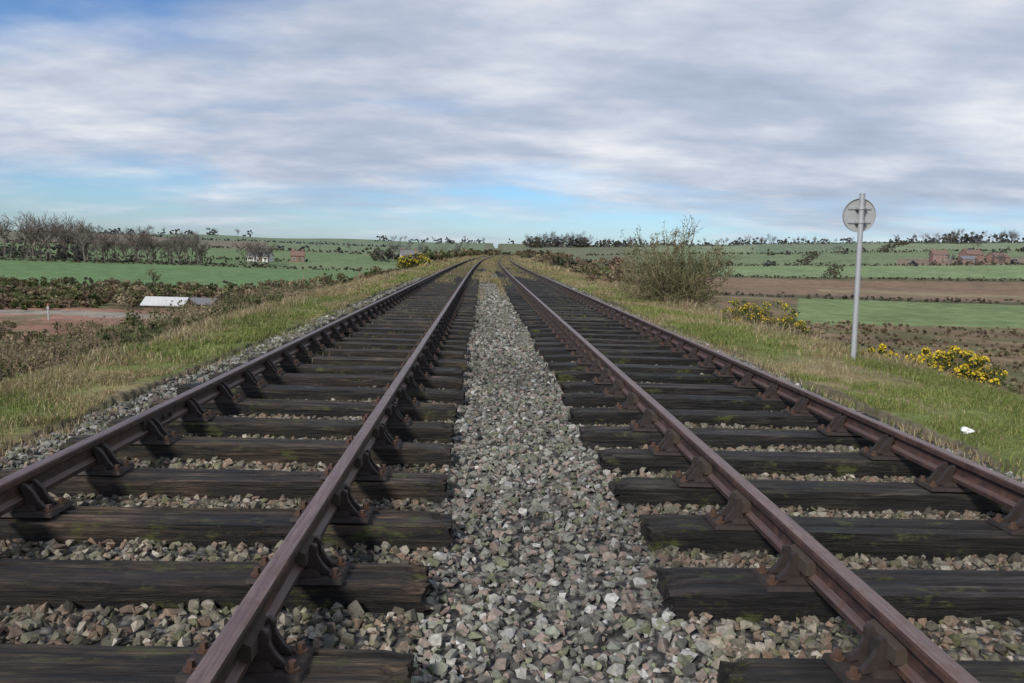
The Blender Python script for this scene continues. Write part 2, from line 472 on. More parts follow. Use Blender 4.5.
# ---------------------------------------------------------------- vegetation primitives
def blades(x,y,z,h,w,lean,C):
    n=len(x);a=rng.uniform(0,6.283,n);b=rng.uniform(0,6.283,n)
    px,py=np.cos(a)*w/2,np.sin(a)*w/2;lx,ly=np.cos(b)*lean*h,np.sin(b)*lean*h
    v=np.empty((n,5,3))
    v[:,0]=np.stack([x-px,y-py,z-.01],-1);v[:,1]=np.stack([x+px,y+py,z-.01],-1)
    v[:,2]=np.stack([x-px*.7+lx*.35,y-py*.7+ly*.35,z+h*.6],-1);v[:,3]=np.stack([x+px*.7+lx*.35,y+py*.7+ly*.35,z+h*.6],-1)
    v[:,4]=np.stack([x+lx,y+ly,z+h*(1-.3*lean)],-1)
    o=(np.arange(n)*5)[:,None]
    return v.reshape(-1,3),o+np.array([[0,1,3,2]]),o+np.array([[2,3,4]]),np.repeat(C,5,0)
class Bag:
    def __init__(s):s.V=[];s.Q=[];s.T=[];s.C=[];s.o=0
    def add(s,V,Q,T,C):
        s.V.append(V);s.C.append(C)
        if Q is not None and len(Q):s.Q.append(Q+s.o)
        if T is not None and len(T):s.T.append(T+s.o)
        s.o+=len(V)
    def obj(s,name,mat,parent=None):
        F=[]
        if s.Q:F.append(np.vstack(s.Q))
        if s.T:F.append(np.vstack(s.T))
        return mesh_obj(name,np.vstack(s.V),F,np.vstack(s.C),mat,False,parent)
def grasscol(x,y,dry=0.0):
    g=np.array([[.13,.18,.04],[.195,.23,.06],[.26,.275,.09]])[rng.integers(0,3,len(x))]
    s=np.array([[.36,.28,.15],[.27,.20,.11],[.42,.35,.21]])[rng.integers(0,3,len(x))]
    m=smooth((fbm(x*.9,y*.5,51)-.48+dry)/.22)
    m=(rng.random(len(x))<np.clip(m*.8+.10,0,1))[:,None]
    return np.where(m,s,g)*rng.uniform(.7,1.2,len(x))[:,None]*(.75+.5*fbm(x*.7,y*.5,57))[:,None]
gb=Bag()
def verge(x0,x1,y0,y1,dens,h,w,dry):
    n=int((x1-x0)*(y1-y0)*dens);x=rng.uniform(x0,x1,n);y=rng.uniform(y0,y1,n)
    cl=fbm(x*2.2,y*2.2,52);keep=rng.random(n)<np.clip((cl-.32)*3.4,.06,1)
    edge=(x>-3.15-.40*fbm(y*1.1,x*0,53))&(x<3.72+.40*fbm(y*1.1,x*0,54))
    keep&=~edge;x=x[keep];y=y[keep];n=len(x)
    outer=np.clip((np.abs(x-.5)-4.3)/2.2,0,1)
    hh=h*rng.uniform(.4,1.3,n)*(.30+1.6*fbm(x*1.5,y*1.5,55))*(1+1.8*outer*fbm(x*.9,y*.9,56))
    X=x+curve(y)
    gb.add(*blades(X,y,H(X,y),hh,w*rng.uniform(.6,1.3,n),rng.uniform(.2,1.1,n),grasscol(x,y,dry+.22*outer)))
verge(-6.2,-3.1,2.5,9,3600,.055,.007,-.04);verge(3.7,7.3,4.5,11,3600,.055,.007,-.06)
verge(-6.4,-3.1,9,22,1400,.075,.012,-.01);verge(3.7,7.6,11,24,1300,.08,.012,.02)
verge(-6.6,-3.1,22,60,450,.11,.026,.07);verge(3.7,7.8,24,60,430,.12,.026,.12)
verge(-7,-3.1,60,220,70,.22,.08,.15);verge(3.7,8,60,220,70,.25,.08,.18)
gb.obj('verge_grass',M_grass)
wb=Bag()
def weeds(y0,y1,n,h,w):
    x=rng.uniform(-3.2,3.8,n);y=rng.uniform(y0,y1,n)
    k=fbm(x*1.2,y*.12,61)+np.clip((y-16)/55,0,1)*.40+.12*np.exp(-((x+1.4)/1.)**2)
    keep=(k>.66)&((np.abs(x-.33)>.25)|(y>34))
    for rx in (LC-.752,LC+.752,RC-.752,RC+.752): keep&=np.abs(x-rx)>.10
    x=x[keep];y=y[keep];n=len(x);X=x+curve(y)
    wb.add(*blades(X,y,np.full(n,-.09),h*rng.uniform(.4,1.2,n),w*rng.uniform(.6,1.3,n),rng.uniform(.1,.8,n),grasscol(x,y,.20)*.85))
weeds(9,30,26000,.11,.010);weeds(30,80,46000,.17,.027);weeds(80,280,42000,.24,.08)
n=9000;x=np.where(rng.random(n)<.5,rng.normal(-3.15,.16,n),rng.normal(3.75,.18,n));y=rng.uniform(3,18,n)
k=fbm(x*2,y*1.3,66)>.46;x=x[k];y=y[k];n=len(x)
wb.add(*blades(x,y,np.full(n,-.13),rng.uniform(.03,.09,n),rng.uniform(.005,.012,n),rng.uniform(.2,1,n),grasscol(x,y,.1)))
wb.obj('track_weeds',M_grass)

def leaves(bag,P,size,C):
    n=len(P);R=randrot(n);q=np.array([[-.5,-.35,0],[.5,-.35,.1],[.5,.35,0],[-.5,.35,.1]])
    v=np.einsum('nij,kj->nki',R,q)*np.asarray(size).reshape(-1,1,1)+P[:,None,:]
    o=(np.arange(n)*4)[:,None];bag.add(v.reshape(-1,3),o+np.array([[0,1,2,3]]),None,np.repeat(C,4,0))
def segs(bag,P0,P1,r0,r1,C):
    P0=np.asarray(P0);P1=np.asarray(P1);n=len(P0);d=P1-P0;d/=np.linalg.norm(d,axis=1)[:,None]+1e-9
    up=np.where(np.abs(d[:,2:3])<.9,np.array([[0,0,1.]]),np.array([[1.,0,0]]))
    a=np.cross(d,up);a/=np.linalg.norm(a,axis=1)[:,None]+1e-9;b=np.cross(d,a)
    v=np.empty((n,6,3))
    for i in range(3):
        c,s=math.cos(2.094*i),math.sin(2.094*i);e=a*c+b*s
        v[:,i]=P0+e*np.asarray(r0)[:,None];v[:,3+i]=P1+e*np.asarray(r1)[:,None]
    o=(np.arange(n)*6)[:,None]
    q=np.vstack([o+np.array([[i,(i+1)%3,3+(i+1)%3,3+i]]) for i in range(3)])
    bag.add(v.reshape(-1,3),q,None,np.repeat(C,6,0))
PAL={'scrub':[[.14,.138,.06],[.11,.112,.048],[.19,.155,.088],[.16,.12,.075]],
 'gorse':[[.06,.085,.026],[.085,.11,.035],[.12,.125,.05]],
 'bramble':[[.18,.12,.08],[.14,.098,.066],[.21,.165,.10],[.13,.115,.06]],
 'dark':[[.06,.07,.036],[.075,.08,.045],[.09,.08,.052]],
 'hedge':[[.095,.088,.062],[.12,.10,.072],[.085,.092,.055]],
 'wood':[[.10,.095,.088],[.12,.108,.10],[.085,.092,.076]],
 'hazed_wood':[[.105,.115,.12],[.12,.125,.128],[.095,.108,.105]],  # distant trees and hedges, atmospheric haze mixed into the leaf colours
 'tan':[[.30,.235,.145],[.24,.19,.115],[.19,.17,.09]]}
lb=Bag();tb=Bag()
def bush(x,y,rx,ry,h,pal,n,ls,bag=None,tbag=None,zb=None,twig=True,flowers=0,lo=.15):
    bag=bag or lb;tbag=tbag or tb
    pal=np.array(PAL[pal]);zb=float(H(x,y)) if zb is None else zb
    nc=max(5,int(n/45));
    a=rng.uniform(0,6.283,nc);r=rng.random(nc)**.5
    cx=x+np.cos(a)*r*rx;cy=y+np.sin(a)*r*ry;cz=zb+h*(lo+(.87-lo)*rng.random(nc)*(1-.55*r**2))
    cr=rng.uniform(.12,.3,nc)*min(rx,ry,h*1.2)
    k=rng.integers(0,nc,n);o=rng.normal(size=(n,3));o*=(rng.random(n)**.4)[:,None]/np.linalg.norm(o,axis=1)[:,None]
    P=np.stack([cx[k],cy[k],cz[k]],-1)+o*cr[k][:,None]*np.array([1.15,1.15,.85])
    P[:,2]=np.maximum(P[:,2],zb-.05)
    cc=pal[rng.integers(0,len(pal),nc)]*rng.uniform(.65,1.35,nc)[:,None]
    C=cc[k]*rng.uniform(.7,1.3,n)[:,None]
    leaves(bag,P,ls*rng.uniform(.5,1.4,n),C)
    if flowers:
        kk=rng.integers(0,nc,flowers);o=rng.normal(size=(flowers,3));o/=np.linalg.norm(o,axis=1)[:,None];o[:,2]=np.abs(o[:,2])
        hot=fbm(cx[kk]*2.2,cy[kk]*2.2+cz[kk]*2,71)>.38
        P=(np.stack([cx[kk],cy[kk],cz[kk]],-1)+o*cr[kk][:,None]*1.12)[hot]
        leaves(bag,P,ls*rng.uniform(.6,1.2,len(P)),np.array([[.76,.56,.04]])*rng.uniform(.6,1.1,len(P))[:,None])
    if twig:
        m=max(8,n//(14 if twig is True else twig));k=rng.integers(0,nc,m)
        P1=np.stack([cx[k],cy[k],cz[k]],-1)+rng.normal(size=(m,3))*cr[k][:,None]*.9;P1[:,2]+=rng.random(m)*h*.12
        P0=P1*.55+np.array([x,y,zb])*.45+rng.normal(size=(m,3))*h*.08;P0[:,2]=np.maximum(zb-.1,P0[:,2]-h*.25)
        tw=ls*.10
        segs(tbag,P0,P1,np.full(m,tw),np.full(m,tw*.35),np.tile([[.20,.15,.105]],(m,1))*rng.uniform(.6,1.5,m)[:,None])

# shrubs along the left crest, breaking over the verge edge
for i in range(62):
    y=8.5+26*random.random()**1.25; xo=random.uniform(5.5,7.6)
    x=-xo;zt=float(H(x,y));topz=random.uniform(-.42,.30)-.10*(xo-5.5)-.004*y
    h=np.clip(topz-zt,.3,2.0);r=random.uniform(.4,.85)
    bush(x,y,r,r*1.2,h,random.choice(['scrub','scrub','bramble','tan','gorse','scrub']),1500,.030+.0006*y,twig=5)
for i in range(60):
    y=7+18*random.random(); xo=random.uniform(7.0,11.5);x=-xo
    zt=float(H(x,y));topz=random.uniform(-.85,.15)-.13*(xo-7)
    h=np.clip(topz-zt,.35,2.7);r=random.uniform(.6,1.1)
    bush(x,y,r,r,h,random.choice(['scrub','scrub','bramble','tan','gorse','scrub']),1500,.034,twig=7)
for i in range(140):
    y=22+66*random.random()**1.2; xo=random.uniform(5.8,12);x=-xo+float(curve(y))
    zt=float(H(x,y));topz=random.uniform(-1.0,.25)-.07*(xo-6)
    h=np.clip(topz-zt,.35,2.7);r=random.uniform(.6,1.5)
    bush(x,y,r,r,h,random.choice(['scrub','scrub','bramble','tan','gorse']),int(900 if y<30 else 450),max(.035,y*.0026))
for i in range(60):
    y=7.5+22*random.random(); xo=random.uniform(6.9,9.5);x=xo
    zt=float(H(x,y));topz=random.uniform(-.95,-.42)-.10*(xo-7)
    h=np.clip(topz-zt,.25,1.6);r=random.uniform(.45,.9)
    bush(x,y,r,r,h,random.choice(['bramble','bramble','tan','bramble','scrub']),1300,.028+.0006*y,twig=5)
for i in range(90):
    y=14+70*random.random()**1.1; xo=random.uniform(7.3,14);x=xo+float(curve(y))
    zt=float(H(x,y));topz=random.uniform(-1.3,-.30)-.10*(xo-7)
    h=np.clip(topz-zt,.3,2.2);r=random.uniform(.6,1.4)
    bush(x,y,r,r,h,random.choice(['bramble','bramble','tan','tan','scrub']),int(900 if y<25 else 450),max(.03,y*.0025))
for i in range(210):
    y=random.uniform(76,119);x=-y*random.uniform(.13,.72)
    if x>-15 or (y<84 and -42<x<-26):continue
    bush(x,y,random.uniform(1.5,4),random.uniform(1.5,3),random.uniform(.7,2.1),random.choice(['gorse','scrub','scrub','bramble','tan']),420,.24,twig=False)
for i in range(90):
    y=random.uniform(26,56);x=-y*random.uniform(.35,.8)
    if x>-15:continue
    bush(x,y,random.uniform(.8,2),random.uniform(.8,2),random.uniform(.6,2.1),random.choice(['scrub','scrub','bramble','tan']),420,.13,twig=False)
for i in range(300):
    y=random.uniform(34,90);x=y*random.uniform(.3,.9)
    if x<17:continue
    bush(x,y,random.uniform(1.2,3.2),random.uniform(1,2.6),random.uniform(.2,.65),random.choice(['bramble','bramble','tan','bramble','tan']),260,.14,twig=False)
for i in range(34):
    y=random.uniform(70,230);x=-random.uniform(5.0,8.5)+float(curve(y))
    bush(x,y,1.6,2,random.uniform(.7,1.5)*(1+y/320),random.choice(['dark','bramble','gorse','scrub','tan']),520,.11+y*.0011,zb=-.4,twig=False)
for i in range(56):
    y=random.uniform(34,230);x=random.uniform(6.6,10.5)+float(curve(y))
    bush(x,y,1.5,2,random.uniform(1.,2.0)*(1+y/300),random.choice(['dark','bramble','bramble','tan','scrub']),600,.08+y*.0012,zb=-.6,twig=True)
for i in range(46):
    y=random.uniform(285,335);x=random.uniform(-14,34)
    bush(x,y,3,3,random.uniform(1.8,3.4),random.choice(['dark','scrub','bramble','hedge']),420,.4,zb=-1.0,twig=False,lo=.02)
for i in range(18):
    y=random.uniform(225,285);x=random.choice([random.uniform(-13,-5),random.uniform(7,18)])+float(curve(y))
    bush(x,y,3,3,random.uniform(1.6,3.0),random.choice(['dark','scrub','bramble']),420,.4,zb=-.6,twig=False)
bush(-5.6,62,1.3,1.6,1.5,'gorse',900,.12,zb=-.4,twig=False,flowers=320)
bush(-5.9,70,1.3,1.6,1.4,'gorse',900,.12,zb=-.4,twig=False,flowers=160)
lb.obj('scrub_foliage',M_leaf);tb.obj('scrub_twigs',M_twig)
hb=Bag()
def hedge(pts,h,w,pal='hedge',step=3.0,n=95,ls=.6):
    for (xa,ya),(xb,yb) in zip(pts[:-1],pts[1:]):
        L=math.hypot(xb-xa,yb-ya);m=int(L/step)
        for i in range(m):
            t=(i+random.random())/m;x=xa+(xb-xa)*t;y=ya+(yb-ya)*t
            hh=h*random.uniform(.75,1.15)
            bush(x,y,step*1.2,w,hh,pal,n,ls*random.uniform(.7,1.0),bag=hb,twig=False,lo=.02)
hedge([(62,146),(90,149),(145,152)],1.2,1,step=2,ls=.3)
hedge([(26,158),(62,150)],1.1,1,step=2,ls=.3)
hedge([(40,268),(120,272),(240,266)],1.4,1,step=2.6,ls=.42)
hedge([(60,350),(150,352),(300,346)],1.6,1.2,ls=.5)
hedge([(60,455),(190,458),(390,450)],1.8,1.3,ls=.65,step=3.5)
hedge([(90,590),(280,585),(480,570)],2.0,1.5,'hazed_wood',ls=.8,step=4)
hedge([(130,280),(165,350)],1.7,1.2,ls=.45);hedge([(150,355),(200,455)],1.7,1.3,ls=.6,step=4);hedge([(240,455),(330,580)],2.0,1.5,ls=.8,step=5)
hedge([(-14,121),(-50,119),(-100,123)],1.2,1.2,step=2,ls=.3)
hedge([(-18,234),(-60,233),(-170,236)],1.5,1.2,ls=.42)
hedge([(-70,302),(-110,303),(-220,296)],1.6,1.3,ls=.5)
hedge([(-30,425),(-120,424),(-280,418)],1.8,1.4,ls=.65,step=3.5)
hedge([(-60,560),(-200,562),(-380,556)],2.0,1.5,'hazed_wood',ls=.8,step=4)
hb.obj('hedgerow',M_leaf)

def grow(p,d,L,r,depth,out,spread=.6,upb=.15,kids=(3,4),taper=.62):
    segn=3
    q=Vector(p);dd=Vector(d)
    for i in range(segn):
        dd=(dd+Vector((random.gauss(0,.12),random.gauss(0,.12),random.gauss(0,.08)+upb*.25))).normalized()
        q2=q+dd*(L/segn);ra=r*(1-.35*i/segn);rb=r*(1-.35*(i+1)/segn)
        out.append((q[:],q2[:],ra,rb,depth));q=q2
        if depth>0 and i>0:
            for k in range(random.randint(*kids)-1):
                nd=(dd+Vector((random.gauss(0,spread),random.gauss(0,spread),random.gauss(0,spread*.6)+upb))).normalized()
                grow(q,nd,L*taper*random.uniform(.8,1.2),rb*.6,depth-1,out,spread,upb,kids,taper)
def tree_arr(Ht,rmin,depth=3,kids=(3,4)):
    out=[];grow((0,0,-.3),(0,0,1),Ht*.36,Ht*.020,depth,out,.62,.22,kids,.68)
    P0=np.array([o[0] for o in out]);P1=np.array([o[1] for o in out]);r0=np.maximum([o[2] for o in out],rmin);r1=np.maximum([o[3] for o in out],rmin*.8)
    s=Ht/max(P1[:,2].max(),.1);return P0*s,P1*s,r0,r1
TV=[tree_arr(1.0*11,.042) for i in range(6)]
trb=Bag()
def put_tree(bag,x,y,h,col=(.115,.097,.083)):
    P0,P1,r0,r1=random.choice(TV);s=h/11;a=random.uniform(0,6.28);c,sn=math.cos(a),math.sin(a)
    Rm=np.array([[c,-sn,0],[sn,c,0],[0,0,1]]);o=np.array([x,y,float(H(x,y))])
    segs(bag,(P0@Rm.T)*s+o,(P1@Rm.T)*s+o,r0*max(s,.8),r1*max(s,.8),np.tile([col],(len(P0),1))*rng.uniform(.7,1.3,len(P0))[:,None])
wl=Bag()
def crown(x,y,h,pal='wood',n=380,ls=.5):
    zb=float(H(x,y));bush(x,y,h*random.uniform(.4,.6),h*.45,h,pal,n,ls,bag=wl,twig=False,zb=zb-.3,lo=.04)
for i in range(120):
    t=-random.uniform(.50,.92);y=random.uniform(236,280)
    put_tree(trb,t*y,y,random.uniform(9,15.5))
for i in range(80):
    t=-random.uniform(.51,.92);y=random.uniform(245,290);crown(t*y,y,random.uniform(4,9.5),random.choice(['wood','hedge','wood']),420,.36)
for i in range(48):
    t=-random.uniform(.36,.51);y=random.uniform(238,262);put_tree(trb,t*y,y,random.uniform(6.5,12))
for i in range(16):
    t=-random.uniform(.27,.38);y=random.uniform(238,262);put_tree(trb,t*y,y,random.uniform(5,8.5))
for i in range(44):
    t=-random.uniform(.28,.5);y=random.uniform(238,262);crown(t*y,y,random.uniform(1.6,3.4),'hedge',200,.32)
def wood(t0,t1,d0,d1,n,h0,h1,pals=('wood','hazed_wood','hedge'),bare=.35,ls=.7):
    for i in range(n):
        t=random.uniform(t0,t1);y=random.uniform(d0,d1);h=random.uniform(h0,h1)
        if random.random()<bare: put_tree(trb,t*y,y,h*1.15,(.12,.112,.108))
        else: crown(t*y,y,h,random.choice(pals),340,ls)
wood(-.145,-.01,335,385,50,4,9.5,ls=.5,pals=('wood','dark','hedge'))
wood(.055,.14,590,640,70,7,12)
wood(.14,.21,590,660,34,5,8)
wood(.20,.34,640,720,34,3,6)
wood(.335,.49,690,740,50,5,10,bare=.5)
wood(.54,.60,560,640,20,4,7);wood(.60,.76,560,640,70,6,11)
wood(.6,.9,420,455,26,3,6)
wood(.34,.6,440,470,9,3,5);wood(.3,.75,345,356,6,2.5,5)
wood(.60,.70,354,364,12,2.5,5,pals=('wood','hedge'),ls=.4)
wood(-.27,-.15,432,440,5,4,7);wood(-.55,-.30,690,760,50,4,8,pals=('hazed_wood','hazed_wood','wood'));wood(-.14,.05,690,760,30,4,8,pals=('hazed_wood','hazed_wood','wood'))
put_tree(trb,-44,104,3.8,(.12,.13,.07));crown(-44,104,2.3,'gorse',260,.16)
trb.obj('distant_bare_trees',M_twig);wl.obj('distant_woodland',M_leaf)

def hawthorn():
    e=empty('hawthorn_bush',(6.25,24.3,-.92))
    out=[]
    for i in range(44):
        a=random.uniform(0,6.28);tilt=random.uniform(.05,1.4)
        d=(math.cos(a)*math.sin(tilt),math.sin(a)*math.sin(tilt),math.cos(tilt))
        grow((math.cos(a)*.45*random.random(),math.sin(a)*.45*random.random(),0),d,random.uniform(.8,1.5)*(1-.10*tilt),.028,3,out,.68,.05,(2,4),.62)
    P0=np.array([o[0] for o in out]);P1=np.array([o[1] for o in out]);dep=np.array([o[4] for o in out])
    hx=np.percentile(np.hypot(P1[:,0],P1[:,1]),92);hz=np.percentile(P1[:,2],99)
    s=np.array([1.85/hx,1.85/hx,2.95/hz])
    r0=np.maximum([o[2] for o in out],.0065);r1=np.maximum([o[3] for o in out],.0055)
    keep=(P1[:,2]>-.05)
    base=np.where((dep<2)[:,None],np.array([[.17,.145,.08]]),np.array([[.10,.08,.055]]))
    bg=Bag();segs(bg,(P0*s)[keep],(P1*s)[keep],r0[keep],r1[keep],(base*rng.uniform(.6,1.4,len(P0))[:,None])[keep])
    bg.obj('branches',M_twig,e)
    n=17000
    tips=(P1*s)[(dep==0)&keep];tips=tips[rng.integers(0,len(tips),n)]+rng.normal(size=(n,3))*.05
    lg=Bag();leaves(lg,tips,.032*rng.uniform(.5,1.5,n),np.array([[.15,.15,.06],[.115,.12,.05],[.18,.15,.085]])[rng.integers(0,3,n)]*rng.uniform(.7,1.2,n)[:,None]);lg.obj('buds_and_lichen',M_leaf,e)
hawthorn()
def gorse(x,y,rx,ry,h,zb,n,fl):
    e=empty('gorse_bush');a=Bag();b=Bag()
    for i in range(6):
        bush(x+random.uniform(-.8,.8)*rx,y+random.uniform(-.5,.5)*ry,rx*.48,ry*.6,h*random.uniform(.55,1.08),'gorse',n//6,.034,bag=a,tbag=b,zb=zb,flowers=fl//6)
    bush(x,y,rx*1.2,ry,h*.55,'scrub',n//4,.034,bag=a,tbag=b,zb=zb-.1)
    a.obj('foliage_and_flowers',M_leaf,e);b.obj('stems',M_twig,e)
gorse(6.85,18.0,1.0,.7,1.12,-.55,5200,2400)
gorse(7.15,11.3,.85,.6,.98,-.66,7000,4600)
gorse(6.35,11.9,.40,.35,.70,-.48,1800,1100)
gorse(6.95,10.2,.50,.35,.50,-.56,1800,900)
dg=Bag()
def tuft(x,y,r,n,h,w):
    X=x+rng.normal(size=n)*r;Y=y+rng.normal(size=n)*r
    dg.add(*blades(X,Y,H(X,Y),h*rng.uniform(.4,1.2,n),w*rng.uniform(.6,1.3,n),rng.uniform(.1,.8,n),np.array([[.38,.29,.17],[.29,.21,.125],[.44,.36,.23],[.22,.21,.10]])[rng.integers(0,4,n)]*rng.uniform(.7,1.2,n)[:,None]))
for i in range(90):
    y=random.uniform(8,40);tuft(random.uniform(5.8,8.2),y,.25,220,random.uniform(.18,.38),.006+y*.0006)
for i in range(85):
    y=random.uniform(6,45);tuft(-random.uniform(4.5,6.8),y,.22,200,random.uniform(.12,.30),.006+y*.0006)
dg.obj('dead_grass_tufts',M_grass)

# ---------------------------------------------------------------- sign
M_galv=simple('galvanised_steel',(.38,.39,.40),.5,.3,.15,14,.15,.001)
M_back=simple('sign_back_grey_paint',(.33,.34,.34),.55,0,.2,9,.1,.001)
M_white=simple('white_sign_face',(.75,.75,.74),.5,0,.05,9,0)
def sign():
    x,y=5.54,11.0;z=float(H(x,y));e=empty('round_trackside_sign',(x,y,z));e.rotation_euler=(0,math.radians(-1.7),0)
    m=MB();m.cyl((0,0,-.3),.038,2.74,20);m.cyl((0,0,2.44),.041,.02,20);m.obj('post',M_galv,e,0,False)
    zc=2.15
    m=MB();m.cyl((0,.062,zc),.235,.006,48,1);m.obj('disc_back',M_back,e)
    m=MB();m.cyl((0,.069,zc),.228,.003,48,1);m.obj('disc_face',M_white,e)
    m=MB();n=48
    for i in range(n):
        a,b=2*math.pi*i/n,2*math.pi*(i+1)/n
        def p(r,aa,yy):return (r*math.cos(aa),yy,zc+r*math.sin(aa))
        vs=[p(.236,a,.045),p(.244,a,.045),p(.244,a,.074),p(.236,a,.074),p(.236,b,.045),p(.244,b,.045),p(.244,b,.074),p(.236,b,.074)]
        m.add(vs,[(0,1,5,4),(1,2,6,5),(2,3,7,6),(3,0,4,7)])
    m.obj('rim',M_galv,e)
    m=MB()
    for zz in (zc-.10,zc+.10):
        m.box(-.17,.17,.046,.061,zz-.016,zz+.016);m.cyl((0,0,zz-.02),.050,.04,20)
        for s in (-1,1):m.box(min(s*.048,s*.075),max(s*.048,s*.075),-.008,.045,zz-.018,zz+.018);m.cyl((s*.062,-.018,zz),.009,.012,6,1)
    m.obj('clamps_and_brackets',M_galv,e)
sign()

# ---------------------------------------------------------------- buildings
M_brick=simple('red_brick',(.22,.13,.105),.9,0,.25,2,0)
M_roof=simple('clay_tile_roof',(.16,.10,.08),.85,0,.25,2,0)
M_slate=simple('slate_roof',(.14,.14,.15),.7,0,.2,2,0)
M_rend=simple('white_render',(.60,.59,.56),.85,0,.08,2,0)
M_glass=simple('window_glass',(.02,.025,.03),.15,0,.1,2,0)
M_frame=simple('white_frame',(.7,.7,.68),.6,0,.05,2,0)
M_wood=simple('brown_boards',(.14,.10,.07),.8,0,.3,5,.2)
def house(name,x,y,L,W,h,rh,wall,roof,ang=0,chim=True,wins=3,storeys=2):
    e=empty(name,(x,y,float(H(x,y))-.2));e.rotation_euler[2]=math.radians(ang)
    m=MB();m.box(-L/2,L/2,-W/2,W/2,-.5,h)
    m.add([(-L/2,-W/2,h),(-L/2,W/2,h),(-L/2,0,h+rh)],[(0,1,2)]);m.add([(L/2,-W/2,h),(L/2,W/2,h),(L/2,0,h+rh)],[(0,1,2)])
    m.obj('walls',wall,e)
    m=MB();o=.25
    for s in (-1,1):
        k=rh/(W/2);a=(s*(W/2+o),h-o*k+.03);b=(0,h+rh+.03)
        m.add([(-L/2-o,a[0],a[1]),(L/2+o,a[0],a[1]),(L/2+o,0,b[1]),(-L/2-o,0,b[1]),(-L/2-o,a[0],a[1]+.1),(L/2+o,a[0],a[1]+.1),(L/2+o,0,b[1]+.1),(-L/2-o,0,b[1]+.1)],
              [(0,1,2,3),(4,5,6,7),(0,1,5,4),(1,2,6,5),(3,0,4,7)])
    m.obj('roof',roof,e)
    if storeys>0:
        m=MB();g=MB()
        for st in range(storeys):
            zc=1.4+st*2.3
            for i in range(wins):
                cx=-L/2+L*(i+.5)/wins
                for s in (-1,1):
                    ya,yb=sorted((s*(W/2-.02),s*(W/2+.03)));m.box(cx-.5,cx+.5,ya,yb,zc-.5,zc+.5)
                    ya,yb=sorted((s*(W/2-.01),s*(W/2+.045)));g.box(cx-.42,cx-.03,ya,yb,zc-.42,zc+.42);g.box(cx+.03,cx+.42,ya,yb,zc-.42,zc+.42)
        m.obj('window_frames',M_frame,e);g.obj('windows',M_glass,e)
        m=MB();m.box(L*.1,L*.1+.9,-W/2-.05,-W/2+.02,-.2,2.0);m.obj('door',M_wood,e)
    if chim:
        m=MB();m.box(-L/2+.3,-L/2+1.1,-.35,.35,h,h+rh+.9);m.box(L/2-1.1,L/2-.3,-.35,.35,h,h+rh+.9);m.obj('chimneys',M_brick,e)
    return e
house('brick_house',240,368,9,6,4.2,2.2,M_brick,M_roof,8)
house('brick_farmhouse',226,372,7,5,4.1,2.0,M_brick,M_roof,-10)
house('brick_barn',252,366,9,6,2.8,2,M_brick,M_roof,15,False,3,1)
house('brick_barn',234,362,7,5,2.3,1.4,M_brick,M_slate,0,False,3,1)
house('white_cottage',-29,300,6.5,5,4.2,2,M_rend,M_slate,12)
house('farm_barn',-84,292,8,5,2.4,1.6,M_rend,M_slate,-8,False,4,1)
house('brick_house',-72,300,5,4,2.6,1.6,M_brick,M_roof,10,True,2,1)
house('white_cottage',-163,234,7,5,4.1,2,M_rend,M_slate,5)
M_shroof=simple('white_sheet_roof',(.52,.52,.51),.5,0,.12,3,0)
house('white_roofed_shed',-33.4,82,3.9,2.8,.75,.65,M_wood,M_shroof,4,False,2,0)
house('timber_shed',-30.2,84,2.6,2.2,.8,.45,M_wood,M_slate,-12,False,1,0)
def fence(pts,h,name='post_and_rail_fence'):
    e=empty(name);m=MB();r=MB()
    for (xa,ya),(xb,yb) in zip(pts[:-1],pts[1:]):
        L=math.hypot(xb-xa,yb-ya);n=int(L/2.6)
        P=[(xa+(xb-xa)*i/n,ya+(yb-ya)*i/n) for i in range(n+1)]
        for (x,y) in P:
            z=float(H(x,y));m.box(x-.05,x+.05,y-.05,y+.05,z-.3,z+h)
        for a,b in zip(P[:-1],P[1:]):
            za,zb_=float(H(*a)),float(H(*b))
            for k in (.45,.85):
                r.add([(a[0],a[1]-.09,za+h*k),(b[0],b[1]-.09,zb_+h*k),(b[0],b[1]-.09,zb_+h*k+.05),(a[0],a[1]-.09,za+h*k+.05),
                       (a[0],a[1]-.065,za+h*k),(b[0],b[1]-.065,zb_+h*k),(b[0],b[1]-.065,zb_+h*k+.05),(a[0],a[1]-.065,za+h*k+.05)],[(0,1,2,3),(7,6,5,4),(3,2,6,7),(0,4,5,1)])
    m.obj('posts',M_wood,e);r.obj('rails',M_wood,e)
fence([(-60,77),(-42,79)],.9)
M_red=simple('red_paint',(.35,.06,.04),.6,0,.1,5,0)
e=empty('marker_post',(-38,68,float(H(-38,68))));m=MB();m.box(-.05,.05,-.05,.05,-.3,1.3);m.box(-.11,.11,-.07,-.051,1.0,1.2);m.obj('post',M_back,e);m=MB();m.box(-.06,.06,-.06,.06,1.3,1.5);m.obj('cap',M_red,e)
bm=bmesh.new();bmesh.ops.create_icosphere(bm,subdivisions=3,radius=.045)
for v in bm.verts:
    q=v.co*34;v.co*=1+.45*math.sin(q.x*2.1+q.y)*math.cos(q.z*1.7);v.co.z*=.6
me=bpy.data.meshes.new('crumpled_plastic_bag');bm.to_mesh(me);bm.free();me.materials.append(M_white)
o=bpy.data.objects.new('crumpled_plastic_bag',me);COL.objects.link(o);o.location=(4.12,6.15,float(H(4.12,6.15))+.03)

